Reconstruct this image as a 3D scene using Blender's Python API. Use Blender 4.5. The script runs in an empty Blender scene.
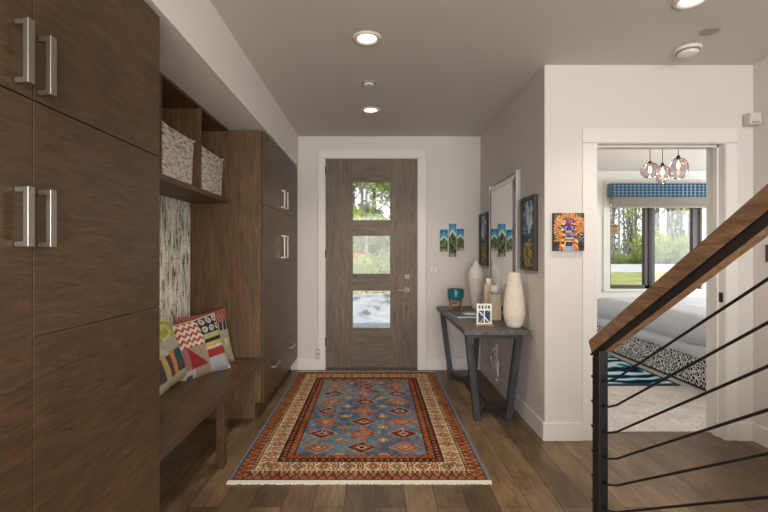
import bpy, math, random
import numpy as np
from mathutils import Vector, Matrix
random.seed(7); RNG = np.random.RandomState(5)
col = bpy.context.scene.collection
PI = math.pi

def lin(c):
    return tuple((x/255/12.92 if x/255 <= .04045 else ((x/255+.055)/1.055)**2.4) for x in c)
def linA(a):
    a = np.clip(a, 0, 255)/255.
    return np.where(a <= .04045, a/12.92, ((a+.055)/1.055)**2.4)

# ---------------------------------------------------------------- mesh helpers
class MB:
    def __init__(s): s.v = []; s.f = []
    def add(s, vs, fs):
        n = len(s.v); s.v += [tuple(v) for v in vs]; s.f += [tuple(i+n for i in f) for f in fs]; return s
    def box(s, x0, x1, y0, y1, z0, z1):
        vs = [(x0,y0,z0),(x1,y0,z0),(x1,y1,z0),(x0,y1,z0),(x0,y0,z1),(x1,y0,z1),(x1,y1,z1),(x0,y1,z1)]
        return s.add(vs, [(3,2,1,0),(4,5,6,7),(0,1,5,4),(1,2,6,5),(2,3,7,6),(3,0,4,7)])
    def hexa(s, vs):
        return s.add(vs, [(3,2,1,0),(4,5,6,7),(0,1,5,4),(1,2,6,5),(2,3,7,6),(3,0,4,7)])
    def bar(s, a, b, w, d, xdir=(1,0,0)):
        a = Vector(a); b = Vector(b); ax = (b-a).normalized(); x = Vector(xdir); x = (x-ax*x.dot(ax)).normalized(); y = ax.cross(x)
        vs = [p+x*w/2*i+y*d/2*j for p in (a, b) for i, j in ((-1,-1),(1,-1),(1,1),(-1,1))]
        return s.hexa(vs)
    def lathe(s, prof, c=(0,0,0), seg=32, cap=True, axis='z'):
        c = Vector(c); vs = []
        for r, z in prof:
            for k in range(seg):
                a = 2*PI*k/seg; x, y = r*math.cos(a), r*math.sin(a)
                p = {'z': Vector((x,y,z)), 'y': Vector((x,-z,y)), 'x': Vector((z,x,y))}[axis]
                vs.append(c+p)
        fs = []
        for i in range(len(prof)-1):
            for k in range(seg):
                k2 = (k+1) % seg
                fs.append((i*seg+k, i*seg+k2, (i+1)*seg+k2, (i+1)*seg+k))
        if cap:
            fs.append(tuple(range(seg))[::-1]); fs.append(tuple(range((len(prof)-1)*seg, len(prof)*seg)))
        return s.add(vs, fs)
    def tube(s, pts, r, seg=8, closed=False):
        pts = [Vector(p) for p in pts]; n = len(pts); vs = []; up = None
        rr = r if isinstance(r, (list, tuple)) else [r]*n
        for i, p in enumerate(pts):
            t = (pts[(i+1) % n if closed else min(i+1, n-1)]-pts[(i-1) % n if closed else max(i-1, 0)]).normalized()
            if up is None: up = Vector((0,0,1)) if abs(t.z) < .9 else Vector((1,0,0))
            x = (up-t*up.dot(t)).normalized(); up = x; y = t.cross(x)
            for k in range(seg):
                a = 2*PI*k/seg; vs.append(p+(x*math.cos(a)+y*math.sin(a))*rr[i])
        fs = []
        for i in range(n if closed else n-1):
            j = (i+1) % n
            for k in range(seg):
                k2 = (k+1) % seg; fs.append((i*seg+k, i*seg+k2, j*seg+k2, j*seg+k))
        if not closed:
            fs.append(tuple(range(seg))[::-1]); fs.append(tuple(range((n-1)*seg, n*seg)))
        return s.add(vs, fs)
    def build(s, name, mat, parent=None, smooth=False, bevel=0, kind=None):
        me = bpy.data.meshes.new(name); me.from_pydata(s.v, [], s.f); me.update()
        if smooth:
            for p in me.polygons: p.use_smooth = len(p.vertices) <= 4
        me.materials.append(mat)
        o = bpy.data.objects.new(name, me); col.objects.link(o)
        if parent: o.parent = parent
        if bevel:
            b = o.modifiers.new('b', 'BEVEL'); b.width = bevel; b.segments = 2; b.limit_method = 'ANGLE'; b.harden_normals = False
        if kind: o['kind'] = kind
        return o
def painted(name, nu, nv, posfn, colfn, mat, parent=None, smooth=True):
    u = np.linspace(0, 1, nu); v = np.linspace(0, 1, nv); V, U = np.meshgrid(v, u, indexing='ij')
    P = posfn(U.ravel(), V.ravel()); C = colfn(U.ravel(), V.ravel())
    me = bpy.data.meshes.new(name)
    idx = np.arange(nu*nv).reshape(nv, nu)
    F = np.stack([idx[:-1,:-1], idx[:-1,1:], idx[1:,1:], idx[1:,:-1]], -1).reshape(-1, 4)
    me.vertices.add(len(P)); me.vertices.foreach_set('co', P.astype(np.float32).ravel())
    me.loops.add(F.size); me.loops.foreach_set('vertex_index', F.astype(np.int32).ravel())
    me.polygons.add(len(F)); me.polygons.foreach_set('loop_start', np.arange(0, F.size, 4, dtype=np.int32))
    me.update(calc_edges=True); me.validate()
    at = me.color_attributes.new('col', 'FLOAT_COLOR', 'POINT')
    C4 = np.ones((len(P), 4), np.float32); C4[:, :3] = linA(C); at.data.foreach_set('color', C4.ravel())
    if smooth: me.polygons.foreach_set('use_smooth', np.ones(len(F), bool))
    me.materials.append(mat)
    o = bpy.data.objects.new(name, me); col.objects.link(o)
    if parent: o.parent = parent
    return o
def tag(o, label, cat, group=None, kind=None):
    o['label'] = label; o['category'] = cat
    if group: o['group'] = group
    if kind: o['kind'] = kind
    return o
def thing(name, label, cat, loc=(0,0,0), rz=0, group=None):
    o = bpy.data.objects.new(name, None); col.objects.link(o); o.empty_display_size = .1
    o.location = loc; o.rotation_euler = (0,0,rz); return tag(o, label, cat, group)
def rel(o, root):     # meshes written in world coordinates under an Empty placed at the base
    o.matrix_parent_inverse = Matrix.LocRotScale(root.location, root.rotation_euler, None).inverted(); return o
def copy_tree(o, parent=None):
    c = o.copy(); col.objects.link(c)
    if parent: c.parent = parent
    for ch in [x for x in o.children]: copy_tree(ch, c)
    return c

# ---------------------------------------------------------------- materials
def mat(name, rgb=(200,200,200), rough=.6, metal=0, spec=.5, **kw):
    m = bpy.data.materials.new(name); m.use_nodes = True; b = m.node_tree.nodes['Principled BSDF']
    b.inputs['Base Color'].default_value = (*lin(rgb), 1); b.inputs['Roughness'].default_value = rough
    b.inputs['Metallic'].default_value = metal; b.inputs['Specular IOR Level'].default_value = spec
    for k, v in kw.items(): b.inputs[k.replace('_', ' ')].default_value = v
    return m
class NT:
    def __init__(s, m): s.m = m; s.t = m.node_tree; s.b = s.t.nodes.get('Principled BSDF')
    def n(s, typ, **kw):
        n = s.t.nodes.new(typ)
        for k, v in kw.items():
            if k in n.inputs.keys(): n.inputs[k].default_value = v
            else: setattr(n, k, v)
        return n
    def l(s, a, b): s.t.links.new(a, b)
    def coords(s, scale=(1,1,1), rot=(0,0,0), src='Object'):
        tc = s.n('ShaderNodeTexCoord'); mp = s.n('ShaderNodeMapping'); mp.inputs['Scale'].default_value = scale; mp.inputs['Rotation'].default_value = rot
        s.l(tc.outputs[src], mp.inputs['Vector']); return mp.outputs['Vector']
    def noise(s, vec, scale, detail=4, rough=.55, dist=0):
        n = s.n('ShaderNodeTexNoise'); n.inputs['Scale'].default_value = scale; n.inputs['Detail'].default_value = detail
        n.inputs['Roughness'].default_value = rough; n.inputs['Distortion'].default_value = dist; s.l(vec, n.inputs['Vector']); return n.outputs['Fac']
    def ramp(s, fac, stops):
        r = s.n('ShaderNodeValToRGB'); e = r.color_ramp.elements
        while len(e) < len(stops): e.new(.5)
        for el, (p, c) in zip(e, stops): el.position = p; el.color = (*lin(c), 1) if len(c) == 3 else c
        s.l(fac, r.inputs['Fac']); return r.outputs['Color']
    def mix(s, a, b, fac, mode='MIX'):
        m = s.n('ShaderNodeMix'); m.data_type = 'RGBA'; m.blend_type = mode
        for sock, v in ((m.inputs['Factor'], fac), (m.inputs['A'], a), (m.inputs['B'], b)):
            pass
        for sock, v in ((m.inputs[0], fac), (m.inputs[6], a), (m.inputs[7], b)):
            if isinstance(v, (int, float)): sock.default_value = v
            elif isinstance(v, tuple): sock.default_value = (*v, 1)[:4]
            else: s.l(v, sock)
        return m.outputs[2]
    def bump(s, h, strength=.2, dist=.01):
        b = s.n('ShaderNodeBump'); b.inputs['Strength'].default_value = strength; b.inputs['Distance'].default_value = dist
        s.l(h, b.inputs['Height']); s.l(b.outputs['Normal'], s.b.inputs['Normal'])
def wood(name, stops, scale=(1,1,1), ns=6, rough=.45, fleck=None, spec=.4, blotch=.35):
    m = mat(name, rough=rough, spec=spec); t = NT(m); v = t.coords(scale)
    f = t.noise(v, ns, 8, .65, .8); c = t.ramp(f, stops)
    big = t.noise(t.coords((1,1,1)), 1.7, 2); c = t.mix(c, t.ramp(big, [(.3, (150,150,150)), (.7, (255,255,255))]), blotch, 'MULTIPLY')
    if fleck:
        f2 = t.noise(t.coords(fleck[0]), fleck[1], 3, .5, 1.5)
        c = t.mix(c, t.ramp(f2, [(.52, (128,128,128)), (.66, (205,200,190))]), fleck[2], 'OVERLAY')
    t.l(c, t.b.inputs['Base Color']); t.bump(f, .08, .003); return m
def attr_mat(name, rough=.9, noise=0.0, nscale=200, spec=.2, bump=0):
    m = mat(name, rough=rough, spec=spec); t = NT(m); a = t.n('ShaderNodeAttribute'); a.attribute_name = 'col'; c = a.outputs['Color']
    if noise:
        f = t.noise(t.coords(), nscale, 3); c = t.mix(c, t.ramp(f, [(.3, (120,120,120)), (.7, (255,255,255))]), noise, 'MULTIPLY')
        if bump: t.bump(f, bump, .004)
    t.l(c, t.b.inputs['Base Color']); return m

M = {}
def paint(name, rgb, rough=.7):
    m = mat(name, rgb, rough, spec=.3); t = NT(m); f = t.noise(t.coords(), 3, 2)
    a = lin(rgb); c = t.mix(a, tuple(x*.95 for x in a), f); t.l(c, t.b.inputs['Base Color']); return m
M['wall'] = paint('wall_paint', (208,202,197))
M['wall_bed'] = paint('bedroom_paint', (225,224,216))
M['ceil'] = paint('ceiling_paint', (204,199,192))
M['soff'] = paint('soffit_paint', (230,225,220))
M['trim'] = paint('trim_paint', (218,213,208), .45)
M['cab'] = wood('dark_oak_veneer', [(.28, (66,48,32)), (.5, (88,65,43)), (.72, (108,80,52))], (1.4,1.4,10), 6, .42, fleck=((12,12,40), 6, .3))
M['cab_in'] = wood('dark_oak_panel', [(.3, (76,54,34)), (.5, (98,72,46)), (.7, (120,90,59))], (9,9,1), 4, .5)
M['bench'] = wood('bench_wood', [(.3, (62,44,30)), (.5, (84,61,42)), (.7, (106,79,55))], (9,1.2,9), 4, .38)
M['door'] = wood('front_door_wood', [(.3, (88,72,58)), (.5, (107,90,74)), (.7, (126,108,91))], (9,9,1), 4, .5)
M['table'] = wood('charcoal_table_wood', [(.3, (62,60,58)), (.5, (92,89,85)), (.7, (120,115,110))], (9,1.5,9), 4, .5)
M['table_leg'] = wood('charcoal_leg_wood', [(.25, (42,43,45)), (.5, (62,62,64)), (.75, (82,82,82))], (9,9,2), 4, .55)
M['rail'] = wood('rail_wood', [(.3, (104,76,54)), (.5, (144,110,82)), (.7, (178,142,110))], (12,1.5,12), 4, .4)
M['steel'] = mat('blackened_steel', (48,42,40), .45, .6)
M['cable'] = mat('cable_steel', (52,46,44), .4, .7)
M['nickel'] = mat('brushed_nickel', (168,160,150), .38, 1)
M['door_nickel'] = mat('darkened_nickel', (128,120,110), .5, 1)  # nickel colour lowered to offset lamp glare on the door hardware
M['plate'] = mat('plate_white', (200,194,187), .5)
M['black'] = mat('black_metal', (28,26,26), .5, .4)
M['bronze'] = mat('window_frame_bronze', (66,56,54), .5, .1)
M['dark'] = mat('shadow_gap_black', (16,13,12), .9)
M['plastic'] = mat('white_plastic', (226,222,214), .45)
M['beige_plastic'] = mat('beige_plastic', (196,190,178), .5)
M['paintattr'] = attr_mat('canvas_paint', .7)
M['cloth'] = attr_mat('cushion_fabric', .95, .25, 300, bump=.15)
M['rugm'] = attr_mat('rug_pile', 1, .45, 160, spec=.05, bump=.3)

# floor planks
m = mat('hickory_planks', rough=.42, spec=.4); t = NT(m); v = t.coords((1,1,1), (0,0,PI/2))
br = t.n('ShaderNodeTexBrick'); t.l(v, br.inputs['Vector'])
for k, x in {'Scale': 1., 'Mortar Size': .0022, 'Mortar Smooth': .2, 'Bias': 0., 'Brick Width': 1.7, 'Row Height': .165}.items(): br.inputs[k].default_value = x
br.offset = .37; br.inputs['Color1'].default_value = (0,0,0,1); br.inputs['Color2'].default_value = (1,1,1,1); br.inputs['Mortar'].default_value = (.5,.5,.5,1)
base = t.ramp(br.outputs['Color'], [(0, (114,92,68)), (.35, (134,110,82)), (.6, (150,124,95)), (1, (168,142,112))])
g = t.noise(t.coords((14,1.1,1)), 5, 8, .65, 1.2); base = t.mix(base, t.ramp(g, [(.25, (90,78,68)), (.5, (200,195,188)), (.8, (255,255,255))]), .75, 'MULTIPLY')
g2 = t.noise(t.coords((2.6,1,1)), 2.3, 4, .6, .5); base = t.mix(base, t.ramp(g2, [(.35, (140,122,104)), (.65, (255,255,255))]), .6, 'MULTIPLY')
base = t.mix(base, lin((45,34,26)), br.outputs['Fac']); t.l(base, t.b.inputs['Base Color'])
t.bump(g, .12, .003); M['floor'] = m
# carpet
m = mat('cream_carpet', rough=1, spec=.05); t = NT(m); f = t.noise(t.coords(), 55, 4); f2 = t.noise(t.coords(), 6, 3)
c = t.ramp(f, [(.3, (200,196,192)), (.7, (240,237,232))]); c = t.mix(c, t.ramp(f2, [(.3, (215,212,208)), (.7, (255,255,255))]), .6, 'MULTIPLY')
t.l(c, t.b.inputs['Base Color']); t.bump(f, .5, .01); M['carpet'] = m
# wallpaper
m = mat('birch_wallpaper', rough=.8, spec=.2); t = NT(m); f = t.noise(t.coords((9,9,1.6)), 4.0, 8, .8, .5)
c = t.ramp(f, [(.34, (30,48,42)), (.43, (84,104,94)), (.47, (206,206,190)), (.54, (246,242,228)), (.72, (252,250,238))])
f2 = t.noise(t.coords((3,3,22)), 3, 3); c = t.mix(c, t.ramp(f2, [(.62, (255,255,255)), (.7, (120,130,124))]), .7, 'MULTIPLY')
t.l(c, t.b.inputs['Base Color']); M['wallpaper'] = m
# woven basket
m = mat('basket_weave', rough=.9, spec=.2); t = NT(m); f = t.noise(t.coords((1,14,44)), 1.5, 3, .6); c = t.ramp(f, [(.32, (126,116,106)), (.45, (184,174,165)), (.6, (216,209,201))])
t.l(c, t.b.inputs['Base Color']); t.bump(f, .8, .015); M['basket'] = m
# glass
def clear_glass(name, tint=(1,1,1), amt=.08):
    m = bpy.data.materials.new(name); m.use_nodes = True; t = m.node_tree; t.nodes.clear()
    o = t.nodes.new('ShaderNodeOutputMaterial'); a = t.nodes.new('ShaderNodeBsdfTransparent'); a.inputs[0].default_value = (*tint, 1)
    g = t.nodes.new('ShaderNodeBsdfGlossy'); g.inputs['Roughness'].default_value = .03; lw = t.nodes.new('ShaderNodeLayerWeight'); lw.inputs[0].default_value = .25
    mth = t.nodes.new('ShaderNodeMath'); mth.operation = 'MULTIPLY_ADD'; mth.inputs[1].default_value = .6; mth.inputs[2].default_value = amt
    t.links.new(lw.outputs['Fresnel'], mth.inputs[0]); mx = t.nodes.new('ShaderNodeMixShader')
    t.links.new(mth.outputs[0], mx.inputs[0]); t.links.new(a.outputs[0], mx.inputs[1]); t.links.new(g.outputs[0], mx.inputs[2]); t.links.new(mx.outputs[0], o.inputs[0]); return m
M['glass'] = clear_glass('window_glass', (.97,.98,.97), .01)
M['globe'] = clear_glass('smoked_globe_glass', (.80,.72,.74), .06)
M['teal'] = mat('teal_glass', (24,104,114), .22, spec=.6)
m = mat('rain_glass', (255,255,255), .03, Transmission_Weight=1.0, IOR=1.3); t = NT(m)
t.bump(t.noise(t.coords((1,1,.6)), 22, 3), .10, .004); M['rain'] = m
M['mirror'] = mat('mirror_silver', (225,228,224), .02, 1)
def emit(name, rgb, s):
    m = bpy.data.materials.new(name); m.use_nodes = True; b = m.node_tree.nodes['Principled BSDF']
    b.inputs['Base Color'].default_value = (*lin(rgb), 1); b.inputs['Emission Color'].default_value = (*lin(rgb), 1); b.inputs['Emission Strength'].default_value = s; return m
M['lamp'] = emit('lamp_lens', (255,236,205), 2.6); M['fil'] = emit('bulb_filament', (255,196,110), 14)

# ---------------------------------------------------------------- camera
H = 1.34
cam = bpy.data.cameras.new('camera'); co = bpy.data.objects.new('camera', cam); col.objects.link(co)
cam.sensor_width = 36; cam.lens = 36*440/768; cam.shift_x = (384-375)/768; cam.shift_y = -(256-254)/768; cam.clip_start = .05; cam.clip_end = 400
co.location = (0,0,H); co.rotation_euler = (PI/2,0,0); bpy.context.scene.camera = co

# ---------------------------------------------------------------- room shell
def S(name, mb, m, parent=None, bevel=0):
    return mb.build(name, m, parent, bevel=bevel, kind='structure')
CZ = 2.70; YB = 5.09; YF = 3.165; YT = 3.345
S('floor', MB().box(-1.6,2.85,-3,5.24,-.12,0), M['floor'])
S('floor_bedroom_carpet', MB().box(1.36,6.6,3.31,7.35,-.1,.008), M['carpet'])
S('ceiling', MB().box(-1.65,2.9,-3,5.24,CZ,CZ+.15), M['ceil'])
S('ceiling_bedroom', MB().box(1.22,6.7,5.24,7.35,CZ,CZ+.15).box(2.9,6.7,3.2,5.24,CZ,CZ+.15), M['ceil'])
S('wall_left', MB().box(-1.65,-1.505,-3,5.24,0,CZ), M['wall'])
S('wall_back', MB().box(-1.505,-.59,YB,YB+.15,0,CZ).box(.51,1.22,YB,YB+.15,0,CZ).box(-.59,.51,YB,YB+.15,2.46,CZ), M['wall'])
S('wall_right_niche', MB().box(1.22,1.36,YT,5.24,0,CZ), M['wall'])
JX0, JX1, JZ = 1.597, 2.518, 2.135
S('wall_right_front', MB().box(1.22,JX0-.02,YF,YT,0,CZ).box(JX1+.02,2.86,YF,YT,0,CZ).box(JX0-.02,JX1+.02,YF,YT,JZ+.02,CZ), M['wall'])
S('wall_right', MB().box(2.72,2.86,-3,YF,0,CZ), M['wall'])
S('wall_soffit', MB().box(-1.505,-.885,-3,YB,2.345,CZ), M['soff'])
# bedroom walls and window hole
WX0, WX1, WZ0, WZ1, WY = 3.84, 5.34, .77, 2.45, 7.2
S('wall_bedroom_back', MB().box(1.22,WX0,WY,WY+.15,0,CZ).box(WX1,6.7,WY,WY+.15,0,CZ).box(WX0,WX1,WY,WY+.15,0,WZ0).box(WX0,WX1,WY,WY+.15,WZ1,CZ), M['wall_bed'])
S('wall_bedroom_left', MB().box(1.22,1.36,5.24,WY,0,CZ), M['wall_bed'])
S('wall_bedroom_right', MB().box(6.6,6.7,YT,4.0,0,CZ).box(6.6,6.7,6.8,WY,0,CZ).box(6.6,6.7,4.0,6.8,0,.65).box(6.6,6.7,4.0,6.8,2.35,CZ), M['wall_bed'])
S('added_window_bedroom', MB().box(6.62,6.68,4.0,4.06,.65,2.35).box(6.62,6.68,6.74,6.8,.65,2.35).box(6.62,6.68,4.06,6.74,.65,.71).box(6.62,6.68,4.06,6.74,2.29,2.35).box(6.62,6.68,5.37,5.43,.71,2.29), M['bronze'])  # unseen window frame added to surround the bedroom fill lamp
# unseen glazing frame added around the fill lamp at the camera's back
mb = MB().box(-1.5,2.72,-3.06,-3.0,2.56,CZ).box(-1.5,2.72,-3.06,-3.0,0,.08)
for x in (-1.5,-.13,1.27,2.64): mb.box(x,x+.08,-3.06,-3.0,.08,2.56)
S('added_window_rear', mb, M['bronze'])
S('wall_bedroom_front', MB().box(2.86,6.7,YT-.15,YT,0,CZ), M['wall_bed'])
# baseboards
def bb(name, *boxes):
    mb = MB()
    for b in boxes: mb.box(*b)
    return S(name, mb, M['trim'], bevel=.003)
bb('baseboard_back', (-.893,-.66,YB-.016,YB,0,.13), (.59,1.22,YB-.016,YB,0,.13))
bb('baseboard_right_niche', (1.204,1.22,YF,YB-.016,0,.13))
bb('baseboard_right_front', (1.204,JX0-.11,YF-.016,YF,0,.13), (JX1+.085,2.72,YF-.016,YF,0,.13))
bb('baseboard_right', (2.704,2.72,-3,YF-.016,0,.13))
bb('baseboard_bedroom', (1.36,6.6,WY-.016,WY,.008,.14))
# casings / jambs
mb = MB().box(-.66,-.575,YB-.018,YB,0,2.45).box(.495,.59,YB-.018,YB,0,2.45).box(-.66,.59,YB-.018,YB,2.45,2.545)
S('trim_1', mb, M['trim'], bevel=.004)
mb = MB().box(-.59,-.572,YB-.002,YB+.15,0,2.46).box(.49,.51,YB-.002,YB+.15,0,2.46).box(-.59,.51,YB-.002,YB+.15,2.443,2.46)
S('trim_2', mb, M['trim'])
mb = MB().box(JX0-.108,JX0-.004,YF-.009,YF,0,JZ).box(JX1+.004,JX1+.088,YF-.009,YF,0,JZ).box(JX0-.108,JX1+.088,YF-.009,YF,JZ+.004,JZ+.11)
S('trim_3', mb, M['trim'], bevel=.004)
mb = MB().box(JX0-.02,JX0,YF,YT,0,JZ).box(JX1,JX1+.02,YF,YT,0,JZ).box(JX0-.02,JX1+.02,YF,YT,JZ,JZ+.02)
mb.box(JX0,JX0+.012,YF+.06,YF+.1,0,JZ).box(JX1-.012,JX1,YF+.06,YF+.1,0,JZ).box(JX0,JX1,YF+.06,YF+.1,JZ-.012,JZ)
jm = S('trim_4', mb, M['trim'])
MB().box(JX1-.005,JX1+.001,YF+.018,YF+.05,.99,1.06).build('strike_plate', M['black'], jm)
mb = MB().box(WX0-.11,WX0,WY-.018,WY,WZ0-.005,WZ1).box(WX1,WX1+.11,WY-.018,WY,WZ0-.005,WZ1).box(WX0-.11,WX1+.11,WY-.018,WY,WZ1,WZ1+.1).box(WX0-.12,WX1+.12,WY-.04,WY,WZ0-.04,WZ0-.005)
S('trim_5', mb, M['trim'], bevel=.003)
# wall panelling battens by the doors (thin vertical reveals seen on the front facing walls)
S('threshold', MB().box(-.57,.49,YB-.0,YB+.15,0,.02), M['bronze'])
# simple stairs that carry the railing
mb = MB()
for i in range(6): mb.box(.98,2.70,1.72-.275*(i+1),1.72-.275*i,0,.17*(i+1))
S('stairs', mb, M['floor'])

# ---------------------------------------------------------------- front door
d = bpy.data.objects.new('door_1', None); col.objects.link(d); d['kind'] = 'structure'
DX0, DX1, Y0, Y1 = -.570, .488, YB+.012, YB+.057
PX0, PX1 = -.268, .186; PZ = [(.470,.925),(1.100,1.562),(1.722,2.186)]
mb = MB().box(DX0,PX0,Y0,Y1,.022,2.44).box(PX1,DX1,Y0,Y1,.022,2.44)
o = mb.build('stile', M['door'], d); o['kind'] = 'structure'
Md2 = wood('front_door_rail_wood', [(.3, (88,72,58)), (.5, (107,90,74)), (.7, (126,108,91))], (1,9,9), 4, .5)
zz = [.022]+[z for p in PZ for z in p]+[2.44]
mb = MB()
for i in range(0, 8, 2): mb.box(PX0,PX1,Y0+.001,Y1-.001,zz[i],zz[i+1])
o = mb.build('rail', Md2, d); o['kind'] = 'structure'
for a, b in PZ:
    MB().box(PX0-.004,PX1+.004,YB+.03,YB+.036,a-.004,b+.004).build('glass_pane', M['rain'], d)
    MB().box(PX0,PX0+.01,Y0-.004,Y1,a,b).box(PX1-.01,PX1,Y0-.004,Y1,a,b).box(PX0+.01,PX1-.01,Y0-.004,Y1,a,a+.01).box(PX0+.01,PX1-.01,Y0-.004,Y1,b-.01,b).build('glazing_bead', M['door'], d)
hx, hz = .37, .925
h = MB().box(hx-.03,hx+.03,Y0-.012,Y0,hz-.03,hz+.03).build('lever_handle', M['door_nickel'], d, bevel=.003)
MB().lathe([(.011,0),(.011,.05)], (hx,Y0-.01,hz), 16, axis='y').bar((hx+.012,Y0-.055,hz),(hx-.11,Y0-.055,hz),.016,.016,(0,0,1)).build('lever', M['door_nickel'], h, bevel=.003)
h = MB().box(hx-.03,hx+.03,Y0-.014,Y0,hz+.12,hz+.18).build('deadbolt', M['door_nickel'], d, bevel=.003)
MB().box(hx-.005,hx+.005,Y0-.032,Y0-.012,hz+.132,hz+.168).build('thumb_turn', M['door_nickel'], h, bevel=.002)
MB().lathe([(.018,0),(.018,.01),(.012,.018),(.004,.02)], (hx,Y0,.72), 20, axis='y').build('lock_cylinder', M['door_nickel'], d, True)
for z in (2.26,.28,1.3): MB().lathe([(.008,0),(.008,.09)], (DX0-.004,YB-.008,z), 12).build('hinge', M['black'], d)

# ---------------------------------------------------------------- bedroom window
w = bpy.data.objects.new('window_1', None); col.objects.link(w); w['kind'] = 'structure'
wy0, wy1 = WY+.03, WY+.11
mb = MB().box(WX0,WX1,wy0,wy1,WZ0,WZ0+.06).box(WX0,WX1,wy0,wy1,WZ1-.06,WZ1).box(WX0,WX0+.035,wy0,wy1,WZ0,WZ1).box(WX1-.12,WX1,wy0,wy1,WZ0,WZ1).box(4.43,4.60,wy0,wy1,WZ0,WZ1)
o = mb.build('window_frame', M['bronze'], w, bevel=.004); o['kind'] = 'structure'
MB().box(4.49,4.54,wy0-.012,wy0,WZ0+.05,WZ1-.05).build('mullion_cover', M['black'], w)
for a, b in ((WX0+.035,4.43),(4.60,WX1-.12)):
    MB().box(a,b,WY+.06,WY+.066,WZ0+.06,WZ1-.06).build('glass_pane', M['glass'], w)
# valance (plaid box) and roman shade
va = thing('window_valance', 'blue plaid fabric box valance across the top of bedroom window', 'valance', (4.6,WY-.08,2.30))
def plaid(U, V):
    X = U*26; Z = V*4.6; c = np.tile(np.array([[74,100,122.]]), (len(U),1))
    a = (X % 1 < .45); b = (Z % 1 < .45)
    c[a] -= 22; c[b] -= 22; c[(np.abs(X % 1-.72) < .07)] = (130,150,162); c[(np.abs(Z % 1-.72) < .08)] = (110,134,148); c[a & b] = (36,58,78); return c
VX0, VX1, VZ0, VZ1 = 3.79, 5.46, 2.26, 2.47
rel(MB().box(VX0,VX1,WY-.16,WY-.018,VZ0,VZ1).build('valance_board', mat('valance_lining', (90,112,128), .9), va), va)
rel(painted('valance_fabric', 210, 40, lambda U, V: np.stack([VX0-.002+U*(VX1-VX0+.004), np.full_like(U, WY-.163), VZ0+V*(VZ1-VZ0)], 1), plaid, M['cloth'], va), va)
sh = thing('roman_shade', 'grey linen roman shade folded up beneath the plaid valance', 'window shade', (4.6,WY-.06,2.1))
Msh = mat('shade_linen', (122,118,108), .95)
for i in range(3):
    zt = VZ0-.002; z0 = 2.10+.045*i
    rel(MB().box(VX0+.03,VX1-.03,WY-.10-.012*i,WY-.088-.012*i,z0,zt).build('shade_fold', Msh, sh, bevel=.003), sh)
rel(MB().box(VX0+.03,VX1-.03,WY-.112,WY-.078,2.085,2.11).build('hem_bar', mat('hem_linen', (140,134,124), .9), sh, bevel=.004), sh)

# ---------------------------------------------------------------- cabinets
FX = -.895
def pull(root, y, z0, z1, parent):      # vertical bar handle on the +X face
    mb = MB().box(FX+.026,FX+.040,y-.011,y+.011,z0,z1)
    mb.box(FX+.001,FX+.028,y-.007,y+.007,z0,z0+.014).box(FX+.001,FX+.028,y-.007,y+.007,z1-.014,z1)
    return mb.build('handle', M['nickel'], parent, bevel=.0015)
def cabinet(y0, y1, seam, label, rows, handles, toe=True, bottom=.02, grain='cab'):
    root = thing('tall_cabinet', label, 'cabinet', (-1.2,(y0+y1)/2,0))
    b = MB().box(-1.49,FX-.024,y0,y1,bottom,2.335)
    if bottom > .1: b.box(-1.49,FX-.08,y0+.03,y1-.0,0,bottom)
    rel(b.build('body', M['cab_in'], root), root)
    cols = [(y0+.003, seam-.002), (seam+.002, y1-.003)]
    for ci, (a, c) in enumerate(cols):
        for name, z0, z1 in rows:
            o = rel(MB().box(FX-.022,FX,a,c,z0+.002,z1-.002).build(name, M[grain], root, bevel=.0012), root)
            o.name = name
            for (hc, hn, kind, p, q, r) in handles:
                if hc == ci and hn == (z0, z1):
                    if kind == 'v':
                        hh = pull(root, p, q, r, o)
                    else:
                        mb = MB().box(FX+.026,FX+.038,p,q,r-.009,r+.009).box(FX+.001,FX+.027,p,p+.014,r-.006,r+.006).box(FX+.001,FX+.027,q-.014,q,r-.006,r+.006)
                        hh = mb.build('handle', M['nickel'], o, bevel=.0015)
    return root
U_, L_, D_ = (1.743,2.325), (1.122,1.743), (.03,1.122)
c1 = cabinet(.47, 1.833, 1.152, 'large dark brown oak cabinet with tall doors nearest the camera', [('door',)+U_, ('door',.03,1.743)],
    [(0,U_,'v',1.096,1.765,1.925), (1,U_,'v',1.172,1.762,1.918), (0,(.03,1.743),'v',1.096,1.358,1.508), (1,(.03,1.743),'v',1.172,1.358,1.51)])
# groove that crosses the right hand tall door
for o in list(c1.children):
    if o.name.startswith('door') and o.type == 'MESH':
        ys = [v.co.y for v in o.data.vertices]; zs = [v.co.z for v in o.data.vertices]
        if min(ys) > 1.15 and max(zs) < 1.75:
            me = bpy.data.meshes.new('door'); mb = MB().box(FX-.022,FX,min(ys),max(ys),min(zs),1.1205).box(FX-.022,FX,min(ys),max(ys),1.1235,max(zs)).box(FX-.022,FX-.003,min(ys),max(ys),1.1205,1.1235)
            me.from_pydata(mb.v, [], mb.f); me.materials.append(M['cab']); o.data = me
c2 = cabinet(3.55, YB-.004, 4.28, 'dark brown wooden cabinet with bottom drawers beside the front door', [('door',1.743,2.325), ('door',.47,1.743), ('drawer',.142,.47)],
    [(0,(1.743,2.325),'v',4.20,1.78,1.95), (1,(1.743,2.325),'v',4.35,1.78,1.95), (0,(.47,1.743),'v',4.20,1.30,1.52), (1,(.47,1.743),'v',4.35,1.30,1.52),
     (0,(.142,.47),'h',3.80,4.03,.365), (1,(.142,.47),'h',4.57,4.80,.365)], bottom=.14)

# wallpapered back of the niche
S('wall_left_niche_paper', MB().box(-1.504,-1.49,1.835,3.548,.03,2.34), M['wallpaper'])
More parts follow.
